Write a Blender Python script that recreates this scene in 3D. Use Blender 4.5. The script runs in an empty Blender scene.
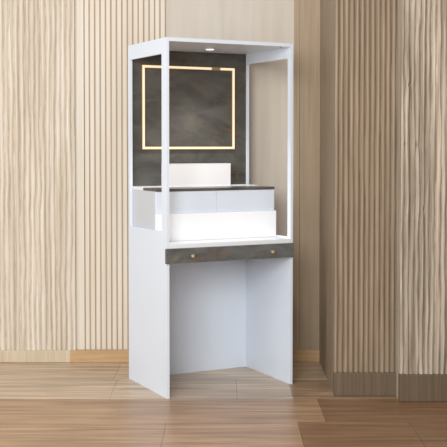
import bpy, bmesh, math, random
from mathutils import Vector, noise
random.seed(7)
scn = bpy.context.scene
COL = scn.collection
R = math.radians

# ------------------------------------------------------------------ camera
F, CX, CY, CZ = 1049.5, 0.2814, -5.2033, 1.2644
PITCH, SHIFT = 0.03, -46.6 / 447
cam = bpy.data.cameras.new('camera')
co = bpy.data.objects.new('camera', cam)
COL.objects.link(co)
co.location = (CX, CY, CZ)
co.rotation_euler = (math.pi / 2 - PITCH, 0, 0)
cam.sensor_width = 36
cam.lens = 36 * F / 447
cam.shift_y = SHIFT
cam.clip_end = 60
scn.camera = co

# ------------------------------------------------------------------ dimensions
YAW = 0.4673
W, D, H, T = 0.7248, 0.5148, 1.80, 0.0135
WALL = 0.915                 # face of the back wall
YL = WALL - .036             # face of the ridged cladding on its left


def wx(px, y):
    """world x on the plane at depth y"""
    return CX + (px - 223.5) / F * (y - CY)


# ------------------------------------------------------------------ materials
def new_mat(name):
    m = bpy.data.materials.new(name)
    m.use_nodes = True
    nt = m.node_tree
    return m, nt, nt.nodes['Principled BSDF']


def srgb(r, g, b):
    f = lambda c: (c / 255 / 12.92) if c <= 10 else ((c / 255 + .055) / 1.055) ** 2.4
    return (f(r), f(g), f(b), 1)


def plain(name, col, rough=.4, metal=0, spec=.5, emis=None, estr=0):
    m, nt, b = new_mat(name)
    b.inputs['Base Color'].default_value = col
    b.inputs['Roughness'].default_value = rough
    b.inputs['Metallic'].default_value = metal
    b.inputs['Specular IOR Level'].default_value = spec
    if emis:
        b.inputs['Emission Color'].default_value = emis
        b.inputs['Emission Strength'].default_value = estr
    return m


def laminate(name, col, rough=.35):
    m, nt, b = new_mat(name)
    tc = nt.nodes.new('ShaderNodeTexCoord')
    n = nt.nodes.new('ShaderNodeTexNoise')
    n.inputs['Scale'].default_value = 3
    n.inputs['Detail'].default_value = 3
    nt.links.new(tc.outputs['Object'], n.inputs['Vector'])
    r = nt.nodes.new('ShaderNodeValToRGB')
    r.color_ramp.elements[0].position = .3
    r.color_ramp.elements[1].position = .7
    r.color_ramp.elements[0].color = tuple(c * .975 for c in col[:3]) + (1,)
    r.color_ramp.elements[1].color = col
    nt.links.new(n.outputs['Fac'], r.inputs['Fac'])
    nt.links.new(r.outputs['Color'], b.inputs['Base Color'])
    b.inputs['Roughness'].default_value = rough
    return m


def wood(name, lo, hi, scale=(55, 55, 1.3), rough=.55, spec=.35, tone=False, mottled=.25, bump=0.15):
    """streaky grain: a stretched noise through a ramp, a slow mottling over it"""
    m, nt, b = new_mat(name)
    N, L = nt.nodes, nt.links
    tc = N.new('ShaderNodeTexCoord')
    mp = N.new('ShaderNodeMapping')
    mp.inputs['Scale'].default_value = scale
    L.new(tc.outputs['Object'], mp.inputs['Vector'])
    n = N.new('ShaderNodeTexNoise')
    n.inputs['Scale'].default_value = 1
    n.inputs['Detail'].default_value = 6
    n.inputs['Roughness'].default_value = .62
    n.inputs['Distortion'].default_value = .35
    L.new(mp.outputs[0], n.inputs['Vector'])
    r = N.new('ShaderNodeValToRGB')
    r.color_ramp.elements[0].position = .3
    r.color_ramp.elements[1].position = .68
    r.color_ramp.elements[0].color = lo
    r.color_ramp.elements[1].color = hi
    L.new(n.outputs['Fac'], r.inputs['Fac'])
    mp2 = N.new('ShaderNodeMapping')
    mp2.inputs['Scale'].default_value = tuple(max(.8, s * .09) for s in scale)
    L.new(tc.outputs['Object'], mp2.inputs['Vector'])
    n2 = N.new('ShaderNodeTexNoise')
    n2.inputs['Scale'].default_value = 1
    n2.inputs['Detail'].default_value = 3
    L.new(mp2.outputs[0], n2.inputs['Vector'])
    mx = N.new('ShaderNodeMix')
    mx.data_type = 'RGBA'
    mx.blend_type = 'OVERLAY'
    mx.inputs['Factor'].default_value = mottled
    L.new(r.outputs['Color'], mx.inputs['A'])
    L.new(n2.outputs['Color'], mx.inputs['B'])
    bw = N.new('ShaderNodeRGBToBW')
    L.new(n2.outputs['Color'], bw.inputs[0])
    L.new(bw.outputs[0], mx.inputs['B'])
    out = mx.outputs['Result']
    if tone:
        at = N.new('ShaderNodeAttribute')
        at.attribute_name = 'tone'
        m2 = N.new('ShaderNodeMix')
        m2.data_type = 'RGBA'
        m2.blend_type = 'MULTIPLY'
        m2.inputs['Factor'].default_value = 1
        L.new(out, m2.inputs['A'])
        L.new(at.outputs['Color'], m2.inputs['B'])
        out = m2.outputs['Result']
    L.new(out, b.inputs['Base Color'])
    b.inputs['Roughness'].default_value = rough
    b.inputs['Specular IOR Level'].default_value = spec
    if bump:
        bp = N.new('ShaderNodeBump')
        bp.inputs['Strength'].default_value = bump
        bp.inputs['Distance'].default_value = .002
        L.new(n.outputs['Fac'], bp.inputs['Height'])
        L.new(bp.outputs[0], b.inputs['Normal'])
    return m


def marble(name, dark, light, vein, rough=.3, scale=1.0):
    m, nt, b = new_mat(name)
    N, L = nt.nodes, nt.links
    tc = N.new('ShaderNodeTexCoord')
    mp = N.new('ShaderNodeMapping')
    mp.inputs['Rotation'].default_value = (0.2, R(24), 0.1)
    mp.inputs['Scale'].default_value = (scale, scale, scale * 2.2)
    L.new(tc.outputs['Object'], mp.inputs['Vector'])
    n = N.new('ShaderNodeTexNoise')
    n.inputs['Scale'].default_value = 4.5
    n.inputs['Detail'].default_value = 8
    n.inputs['Roughness'].default_value = .6
    n.inputs['Distortion'].default_value = .8
    L.new(mp.outputs[0], n.inputs['Vector'])
    r = N.new('ShaderNodeValToRGB')
    r.color_ramp.elements[0].position = .32
    r.color_ramp.elements[1].position = .7
    r.color_ramp.elements[0].color = dark
    r.color_ramp.elements[1].color = light
    L.new(n.outputs['Fac'], r.inputs['Fac'])
    out = r.outputs['Color']
    for sc, off, wdt, amt, tilt in ((2.6, 3.3, .006, .6, .5), (4.2, 9.1, .004, .45, -.35)):
        # hair-thin rusty veins: the edges of warped cells, fading in and out
        mv = N.new('ShaderNodeMapping')
        mv.inputs['Location'].default_value = (off, off * .7, off * 1.3)
        mv.inputs['Rotation'].default_value = (0, tilt, 0)
        mv.inputs['Scale'].default_value = (.6 * scale, scale, 1.3 * scale)
        L.new(tc.outputs['Object'], mv.inputs['Vector'])
        nv = N.new('ShaderNodeTexNoise')
        nv.inputs['Scale'].default_value = 5
        nv.inputs['Detail'].default_value = 4
        L.new(mv.outputs[0], nv.inputs['Vector'])
        ad = N.new('ShaderNodeMix'); ad.data_type = 'RGBA'; ad.blend_type = 'LINEAR_LIGHT'
        ad.inputs['Factor'].default_value = .13
        L.new(mv.outputs[0], ad.inputs['A']); L.new(nv.outputs['Color'], ad.inputs['B'])
        vo = N.new('ShaderNodeTexVoronoi')
        vo.feature = 'DISTANCE_TO_EDGE'
        vo.inputs['Scale'].default_value = sc
        L.new(ad.outputs['Result'], vo.inputs['Vector'])
        mr = N.new('ShaderNodeMapRange')
        mr.inputs['From Max'].default_value = wdt * sc
        mr.inputs['To Min'].default_value = amt
        mr.inputs['To Max'].default_value = 0
        L.new(vo.outputs['Distance'], mr.inputs['Value'])
        ng = N.new('ShaderNodeTexNoise')
        ng.inputs['Scale'].default_value = 6
        L.new(mv.outputs[0], ng.inputs['Vector'])
        g2 = N.new('ShaderNodeMapRange')
        g2.inputs['From Min'].default_value = .46
        g2.inputs['From Max'].default_value = .62
        L.new(ng.outputs['Fac'], g2.inputs['Value'])
        gate = N.new('ShaderNodeMath'); gate.operation = 'MULTIPLY'
        L.new(mr.outputs[0], gate.inputs[0]); L.new(g2.outputs[0], gate.inputs[1])
        mx = N.new('ShaderNodeMix'); mx.data_type = 'RGBA'
        L.new(gate.outputs[0], mx.inputs['Factor'])
        L.new(out, mx.inputs['A'])
        mx.inputs['B'].default_value = vein
        out = mx.outputs['Result']
    L.new(out, b.inputs['Base Color'])
    b.inputs['Roughness'].default_value = rough
    b.inputs['Specular IOR Level'].default_value = .35
    return m


M_WHITE = laminate('white laminate', (.76, .82, .905, 1))
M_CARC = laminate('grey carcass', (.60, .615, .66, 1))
M_SILL = laminate('white step', (.84, .85, .87, 1))
M_BACK = marble('dark marble', srgb(66, 65, 62), srgb(98, 95, 89), srgb(116, 86, 58))
M_FRONT = marble('drawer marble', srgb(82, 83, 82), srgb(116, 116, 114), srgb(128, 98, 70), scale=1.6)
M_SLAB = marble('slab marble', srgb(66, 62, 58), srgb(104, 98, 92), srgb(120, 90, 60), rough=.3)
M_GOLD = plain('gold', (1, .76, .45, 1), .4, .85)
M_BRASS = plain('brass channel', (.55, .36, .2, 1), .35, 1)
M_LED = plain('led strip', (.3, .27, .22, 1), .5, emis=(1, .80, .50, 1), estr=.92)
M_GLOW = plain('lit acrylic', (.85, .86, .88, 1), .4, emis=(.97, .985, 1, 1), estr=.13)
M_GLOW2 = plain('lit pedestal', (.83, .82, .82, 1), .4, emis=(1, .965, .94, 1), estr=.16)
M_LENS = plain('downlight lens', (.95, .95, .95, 1), .4, emis=(1, .97, .93, 1), estr=1.4)
M_CHROME = plain('dull steel', (.35, .35, .35, 1), .35, 1)

M_OAK_L = wood('pale ridged oak', srgb(192, 175, 152), srgb(230, 219, 203))
M_OAK_S = wood('pale slat oak', srgb(214, 201, 181), srgb(229, 218, 202), scale=(40, 40, 1.0))
M_GROOVE = wood('groove backing', srgb(176, 150, 122), srgb(192, 166, 138))
M_WALL = wood('beige wood wall', srgb(196, 184, 168), srgb(208, 197, 182), scale=(14, 14, .8), mottled=.15, bump=.05)
M_BOARD = wood('brown wood board', srgb(158, 136, 110), srgb(182, 160, 134), scale=(45, 45, 1.1), mottled=.2)
M_FLUTE = wood('brown fluted wood', srgb(132, 113, 92), srgb(164, 145, 122), scale=(70, 70, 2.2), mottled=.2)
M_ROUGH = wood('weathered wood', srgb(122, 103, 81), srgb(212, 199, 180), scale=(34, 34, 1.3), mottled=.5, bump=.3)
M_SKIRT_L = wood('pale skirting', srgb(190, 170, 142), srgb(212, 194, 168), mottled=.15)
M_SKIRT_R = wood('umber skirting', srgb(96, 80, 62), srgb(118, 100, 80), mottled=.15)
M_BASE = wood('honey baseboard', srgb(184, 148, 106), srgb(202, 166, 122), scale=(3, 60, 60), mottled=.15)
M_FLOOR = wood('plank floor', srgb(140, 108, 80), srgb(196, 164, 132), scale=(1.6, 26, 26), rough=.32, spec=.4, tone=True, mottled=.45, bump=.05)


# ------------------------------------------------------------------ mesh helpers
def box(bm, x0, x1, y0, y1, z0, z1, bev=0, seg=2):
    vs = [bm.verts.new((x, y, z)) for x in (x0, x1) for y in (y0, y1) for z in (z0, z1)]
    idx = ((0, 1, 3, 2), (4, 6, 7, 5), (0, 4, 5, 1), (2, 3, 7, 6), (0, 2, 6, 4), (1, 5, 7, 3))
    fs = [bm.faces.new([vs[i] for i in f]) for f in idx]
    if bev:
        es = {e for f in fs for e in f.edges}
        bmesh.ops.bevel(bm, geom=list(es), offset=bev, segments=seg, affect='EDGES', profile=.5)
    return fs


def build(name, bm, mat, parent=None, smooth=False, label=None, kind=None):
    bmesh.ops.recalc_face_normals(bm, faces=bm.faces)
    me = bpy.data.meshes.new(name)
    bm.to_mesh(me)
    bm.free()
    for m in (mat if isinstance(mat, (list, tuple)) else [mat]):
        me.materials.append(m)
    if smooth:
        for p in me.polygons:
            p.use_smooth = True
    o = bpy.data.objects.new(name, me)
    COL.objects.link(o)
    if parent:
        o.parent = parent
    if label:
        o['label'] = label
    if kind:
        o['kind'] = kind
    return o


def simple(name, dims, mat, parent=None, bev=.001, **k):
    bm = bmesh.new()
    box(bm, *dims, bev)
    return build(name, bm, mat, parent, **k)


def prism_yz(bm, outer, holes, x0, x1, bev=0):
    """board in the yz plane with holes, thickness along x"""
    edges = []
    for loop in [outer] + holes:
        vs = [bm.verts.new((x0, y, z)) for y, z in loop]
        edges += [bm.edges.new((vs[i], vs[(i + 1) % len(vs)])) for i in range(len(vs))]
    r = bmesh.ops.triangle_fill(bm, use_beauty=True, use_dissolve=False, edges=edges)
    faces = [g for g in r['geom'] if isinstance(g, bmesh.types.BMFace)]
    ext = bmesh.ops.extrude_face_region(bm, geom=faces)
    vs = [v for v in ext['geom'] if isinstance(v, bmesh.types.BMVert)]
    bmesh.ops.translate(bm, verts=vs, vec=(x1 - x0, 0, 0))


def rounded(y0, y1, z0, z1, r, n=5):
    pts = []
    for cy, cz, a0 in ((y1 - r, z1 - r, 0), (y0 + r, z1 - r, 90), (y0 + r, z0 + r, 180), (y1 - r, z0 + r, 270)):
        for i in range(n + 1):
            a = R(a0 + 90 * i / n)
            pts.append((cy + r * math.cos(a), cz + r * math.sin(a)))
    return pts


def tone_attr(me, values):
    """one colour per face, for the per-plank tone and the shade painted on the right"""
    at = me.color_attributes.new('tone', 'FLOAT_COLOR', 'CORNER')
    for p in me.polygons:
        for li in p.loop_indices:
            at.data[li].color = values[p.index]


# ------------------------------------------------------------------ the setting
# floor: wide planks laid left to right
bm = bmesh.new()
tl = bm.faces.layers.int.new('plank')
tones = []
rowd = .43
y_top = CY + 5.20 + rowd * 3          # a seam passes at this depth
rows = []
y = y_top
while y > -5.6:
    rows.append((y - rowd, y))
    y -= rowd
fixed = {1: [-.315], 2: [-.29, .35, .63], 4: [.02, .62, 1.13], 3: [-.9, .75], 5: [-.05, .95]}
for ri, (y0, y1) in enumerate(rows):
    js = sorted(fixed.get(ri, [-.6 + .37 * (ri % 3), .9 + .2 * (ri % 2)]))
    xs = [-3.2, js[0] - 1.3] + js + [js[-1] + 1.4, 3.4]
    for a, b_ in zip(xs[:-1], xs[1:]):
        f0 = len(bm.faces)
        fs = box(bm, a + .0006, b_ - .0006, y0 + .0006, y1 - .0006, -.02, 0)
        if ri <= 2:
            c = (1.38, 1.60, 1.86) if a < .6 else (.84, .84, .84)  # shade right of the cabinet is put into the plank colour
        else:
            c = random.choice(((.96, .92, .88), (1.0, .95, .91))) if a < .6 else (.62, .53, .46)  # front rows: right-hand planks darkened to stand in for shade
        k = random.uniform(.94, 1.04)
        for f in fs:
            f[tl] = len(tones)
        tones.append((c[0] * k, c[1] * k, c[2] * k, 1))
fs = box(bm, -3.2, 3.4, -5.6, y_top + .3, -.04, -.021)
for f in fs:
    f[tl] = len(tones)
tones.append((.35, .3, .25, 1))
bm.faces.ensure_lookup_table()
bmesh.ops.recalc_face_normals(bm, faces=bm.faces)
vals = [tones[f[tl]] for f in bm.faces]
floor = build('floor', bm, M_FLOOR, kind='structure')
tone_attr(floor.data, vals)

# back wall, plain wood
simple('wall_back', (-3.2, 3.4, WALL, WALL + .12, -.04, 3.0), M_WALL, bev=0, kind='structure')

simple('shade_wall', (1.55, 1.67, -2.6, WALL, -.04, 3.0), M_BOARD, bev=0, kind='structure')  # unseen wall, added to block ambient light from the right

# slat cladding on the left half of the back wall: dark backing and many narrow slats
bm = bmesh.new()
pit = 5.42 / F * (WALL - CY)
xa = wx(84.6, WALL)
xb = wx(166, WALL)
box(bm, xa, xb, WALL - .004, WALL, 0, 3.0)
nback = len(bm.faces)
x = wx(84.6, WALL)
while x < xb - pit:
    box(bm, x + .0038, x + pit - .0038, WALL - .010, WALL - .004, .0, 3.0, .0015, 1)
    x += pit
o = build('trim_1', bm, [M_OAK_S, M_GROOVE], kind='structure')
for p in o.data.polygons:
    if p.center.y > WALL - .0042 - 1e-5 and p.normal.y < -.9:
        p.material_index = 1

# brown boards at the right of the back wall
bm = bmesh.new()
for a, b_ in ((293.6, 299.4), (299.6, 360)):
    box(bm, wx(a, WALL), wx(b_, WALL), WALL - .012, WALL, 0, 3.0, .0015, 1)
build('trim_2', bm, M_BOARD, kind='structure')

# baseboards
simple('trim_4', (wx(75.3, WALL), wx(84.5, WALL), WALL - .016, WALL, 0, 3.0), M_OAK_S, bev=.002, kind='structure')
simple('trim_3', (wx(70.3, WALL), wx(166, WALL), YL - .010, WALL - .0175, .001, .072), M_BASE, bev=.002, kind='structure')
simple('baseboard_back', (wx(166.1, WALL), wx(360, WALL), WALL - .026, WALL - .0125, .001, .072), M_BASE, bev=.002, kind='structure')


def ridged(name, x0, x1, yf, yb, mat, period, amp, wob, sharp, dx, dz, z1=2.75, knots=(), phase=0, rough=0):
    """a thick panel whose front is carved into upright ridges that wander like brushed grain"""
    nx = int((x1 - x0) / dx) + 1
    nz = int(z1 / dz) + 1
    bm = bmesh.new()
    grid = []
    for j in range(nz):
        z = z1 * j / (nz - 1)
        row = []
        for i in range(nx):
            x = x0 + (x1 - x0) * i / (nx - 1)
            w = 0
            if wob:
                w = wob * (noise.noise((x * 9, z * 3.2, 3.1)) + .55 * noise.noise((x * 38, z * 8, 9.7)))
            xx = x + w
            for kx, kz, kr in knots:
                ddx, ddz = x - kx, (z - kz) * .45
                d = math.hypot(ddx, ddz)
                xx += kr * ddx / (d + .004) * math.exp(-(d / (kr * 2.5)) ** 2) * .8
            s = abs(math.sin(math.pi * (xx / period + phase)))
            h = amp * (s ** sharp)
            if rough:
                h += rough * noise.noise((xx * 60, z * 3.0, 1.7)) + rough * .8 * noise.noise((xx * 22, z * 1.2, 5.7))
            for kx, kz, kr in knots:
                d = math.hypot(x - kx, (z - kz) * .6)
                h -= amp * .9 * math.exp(-(d / (kr * .5)) ** 2)
            row.append(bm.verts.new((x, yf + amp - h, z)))
        grid.append(row)
    for j in range(nz - 1):
        for i in range(nx - 1):
            bm.faces.new((grid[j][i], grid[j][i + 1], grid[j + 1][i + 1], grid[j + 1][i]))
    # sides, back, top
    def strip(line):
        bk = [bm.verts.new((v.co.x, yb, v.co.z)) for v in line]
        for i in range(len(line) - 1):
            bm.faces.new((line[i], line[i + 1], bk[i + 1], bk[i]))
    sides = [[r[0] for r in grid], [r[-1] for r in grid], grid[0], grid[-1]]
    nface = len(bm.faces)
    for s in sides:
        strip(s)
    o = build(name, bm, mat, kind='structure')
    for p in o.data.polygons:
        p.use_smooth = p.index < nface
    return o


ridged('wall_left', wx(-75, YL), wx(75, YL), YL, WALL - .0005, M_OAK_L, .0300, .026, .0080, .30, .0022, .0125)
YR = CY + 5.27
ridged('wall_right', wx(335, YR), wx(399, YR), YR, WALL - .001, M_FLUTE, .0262, .024, .0022, .36, .0024, .05, phase=.1)
YQ = CY + 5.15
kn = [(wx(409, YQ), 1.56, .011), (wx(417, YQ), 1.265, .012), (wx(405, YQ), 1.27, .008), (wx(424, YQ), .95, .009)]
ridged('wall_far_right', wx(401, YQ), wx(520, YQ), YQ, WALL - .001, M_ROUGH, .0255, .022, .0065, .42, .0024, .012,
       knots=kn, rough=.009)

# skirtings at the foot of the three carved panels
simple('baseboard_left', (wx(-75, YL), wx(70, YL), YL - .010, YL + .03, .001, .072), M_SKIRT_L, bev=.003, kind='structure')
simple('baseboard_right', (wx(335, YR) - .003, wx(400, YR), YR - .012, YR + .03, .001, .118), M_SKIRT_R, bev=.003, kind='structure')
simple('baseboard_far_right', (wx(401, YQ) - .003, wx(520, YQ), YQ - .012, YQ + .03, .001, .135), M_SKIRT_R, bev=.003, kind='structure')

# ------------------------------------------------------------------ the cabinet
cab = bpy.data.objects.new('display_cabinet', None)
COL.objects.link(cab)
cab.rotation_euler = (0, 0, YAW)
cab.empty_display_size = .1
cab['label'] = 'tall white cabinet with grey marble back, lit square frame and open knee space below'
cab['category'] = 'cabinet'

ZT = 1.781          # underside of top
bm = bmesh.new()
prism_yz(bm, [(0, 0), (D, 0), (D, H), (0, H)], [rounded(.063, .488, .832, 1.7225, .004)], 0, T)
build('side_panel', bm, M_WHITE, cab)
bm = bmesh.new()
prism_yz(bm, [(0, 0), (D, 0), (D, H), (0, H)], [rounded(.033, .489, .7805, 1.7235, .014)], W - T, W)
build('side_panel', bm, M_WHITE, cab)
e = .0003
simple('top_board', (T + e, W - T - e, 0, D, ZT, H), M_WHITE, cab, bev=.0008)
simple('shelf', (T + e, W - T - e, 0, D, .7475, .772), M_SILL, cab, bev=.001)
simple('knee_panel', (T + e, W - T - e, D - .016, D, 0, .7470), M_WHITE, cab, bev=.0005, label='plain white panel closing the back of the knee space')
simple('back_panel', (T + e, W - T - e, D - .014, D, .7725, ZT - e), M_BACK, cab, bev=.0005, label='dark grey marble back panel with rusty veins')
simple('drawer_box', (T + .012, W - T - .012, .004, .40, .684, .7465), M_WHITE, cab, bev=.001)

dr = simple('drawer', (-.0105, W - .003, -.017, -.0005, .6765, .751), M_FRONT, cab, bev=.0012, label='slim grey marble drawer front')
for kx in (.1285, .587):
    bm = bmesh.new()
    box(bm, kx - .0075, kx + .0075, -.037, -.028, .7042, .7192, .002, 2)
    r_ = bmesh.ops.create_cone(bm, cap_ends=True, segments=20, radius1=.0042, radius2=.0042, depth=.0125)
    bmesh.ops.rotate(bm, verts=r_['verts'], cent=(0, 0, 0), matrix=__import__('mathutils').Matrix.Rotation(math.pi / 2, 3, 'X'))
    bmesh.ops.translate(bm, verts=r_['verts'], vec=(kx, -.0230, .7117))
    build('knob', bm, M_GOLD, dr, label='small square gold knob')

# light frame on the marble
YB = D - .014
bm = bmesh.new()
fx0, fx1, fz0, fz1, fw = .072, .6365, 1.2415, 1.7005, .0178
def frame_bars(bm, x0, x1, z0, z1, w, y0, y1):
    box(bm, x0, x1, y0, y1, z1 - w, z1)
    box(bm, x0, x1, y0, y1, z0, z0 + w)
    box(bm, x0, x0 + w, y0, y1, z0 + w, z1 - w)
    box(bm, x1 - w, x1, y0, y1, z0 + w, z1 - w)
frame_bars(bm, fx0, fx1, fz0, fz1, fw, YB - .006, YB - .0003)
lf = build('light_frame', bm, M_BRASS, cab, label='thin square brass frame fixed to the marble')
bm = bmesh.new()
i_ = .0028
a0, a1, c0, c1, w2 = fx0 + i_, fx1 - i_, fz0 + i_, fz1 - i_, fw - 2 * i_
g0, g1 = .490, .546
ys = (YB - .0095, YB - .0062)
box(bm, a0, g0, *ys, c1 - w2, c1)
box(bm, g1, a1, *ys, c1 - w2, c1)
box(bm, a0, a1, *ys, c0, c0 + w2)
box(bm, a0, a0 + w2, *ys, c0 + w2, c1 - w2)
box(bm, a1 - w2, a1, *ys, c0 + w2, c1 - w2)
build('led_strip', bm, M_LED, lf, label='glowing warm white light strip')

# downlight in the top board
bm = bmesh.new()
bmesh.ops.create_cone(bm, cap_ends=True, segments=36, radius1=.026, radius2=.028, depth=.004)
bmesh.ops.translate(bm, verts=bm.verts, vec=(.377, .285, ZT - .0022))
dl = build('downlight', bm, M_WHITE, cab, label='round recessed downlight in the underside of the top')
bm = bmesh.new()
bmesh.ops.create_cone(bm, cap_ends=True, segments=36, radius1=.02, radius2=.02, depth=.002)
bmesh.ops.translate(bm, verts=bm.verts, vec=(.377, .285, ZT - .0055))
build('lens', bm, M_LENS, dl)
bm = bmesh.new()
bmesh.ops.create_cone(bm, cap_ends=True, segments=20, radius1=.009, radius2=.010, depth=.006)
bmesh.ops.translate(bm, verts=bm.verts, vec=(.660, .023, ZT - .0032))
build('catch', bm, M_CHROME, cab, label='small dark round catch under the top edge')

# stepped unit across the inside
g = .002
X0, X1 = T + g, W - T - g
YM, YS, YE = .171, .149, D - .015
Z0 = .7725
st = simple('step_unit', (X0, X1, YM + .014, YE, Z0, 1.0275), M_CARC, cab, bev=.001, label='white stepped unit across the inside of the cabinet')
xm = .3625
simple('drawer_front', (X0, xm - .0008, YM, YM + .0135, .9140, 1.0265), M_WHITE, st, bev=.0012, label='left plain white drawer front')
simple('drawer_front', (xm + .0008, X1, YM, YM + .0135, .9140, 1.0265), M_WHITE, st, bev=.0012, label='right plain white drawer front')
simple('light_panel', (X0, X1, YS, YM + .0135, Z0, .9133), M_GLOW, st, bev=.0015, label='brightly lit white lower step')
simple('stone_top', (X0, X1, YM - .004, .346, 1.0278, 1.0415), M_SLAB, st, bev=.001, label='thin dark marble slab on the step')
simple('plinth', (X0, X1, .3465, YE, 1.0278, 1.0440), M_SILL, st, bev=.001)

# pedestal that stands on the steps
ped = bpy.data.objects.new('pedestal', None)
COL.objects.link(ped)
ped.rotation_euler = (0, 0, YAW)
cy_, sy_ = math.cos(YAW), math.sin(YAW)
px_, py_ = .338, .37
ped.location = (px_ * cy_ - py_ * sy_, px_ * sy_ + py_ * cy_, 1.0442)
ped.empty_display_size = .05
ped['label'] = 'small glowing white block standing behind the dark marble slab on top of the white step'
ped['category'] = 'pedestal'
simple('body', (-.1985, .1985, -.02, .02, 0, .1165), M_GLOW2, ped, bev=.002)
simple('cap', (-.1985, .1985, -.02, .02, .1168, .1218), M_SILL, ped, bev=.001)

# ------------------------------------------------------------------ lights
w = bpy.data.worlds.new('world')
scn.world = w
w.use_nodes = True
w.node_tree.nodes['Background'].inputs['Color'].default_value = (.93, .965, 1.0, 1)
w.node_tree.nodes['Background'].inputs['Strength'].default_value = .62


def area(name, loc, target, sx, sy, energy, col):
    l = bpy.data.lights.new(name, 'AREA')
    l.shape = 'RECTANGLE'
    l.size, l.size_y = sx, sy
    l.energy = energy
    l.color = col
    o = bpy.data.objects.new(name, l)
    COL.objects.link(o)
    o.location = loc
    o.rotation_euler = (Vector(target) - Vector(loc)).to_track_quat('-Z', 'Y').to_euler()
    return o


area('window_light', (-2.3, -2.6, 1.9), (-.2, .9, 1.0), 1.6, 1.8, 42, (1, .985, .96))
area('front_light', (-.75, -5.5, 2.3), (.1, .7, 1.0), 2.2, 2.0, 205, (.95, .98, 1))  # added fill behind the camera, not a fixture of the room
s = bpy.data.lights.new('downlight_lamp', 'SPOT')
s.energy = 22
s.spot_size = R(92)
s.spot_blend = .8
s.shadow_soft_size = .025
s.color = (1, .98, .96)
so = bpy.data.objects.new('downlight_lamp', s)
COL.objects.link(so)
so.parent = cab
so.location = (.377, .285, ZT - .012)

# ------------------------------------------------------------------ view
vs = scn.view_settings
vs.view_transform = 'Standard'
vs.look = 'None'
vs.exposure = 0.0
vs.gamma = 1
vs.use_curve_mapping = False
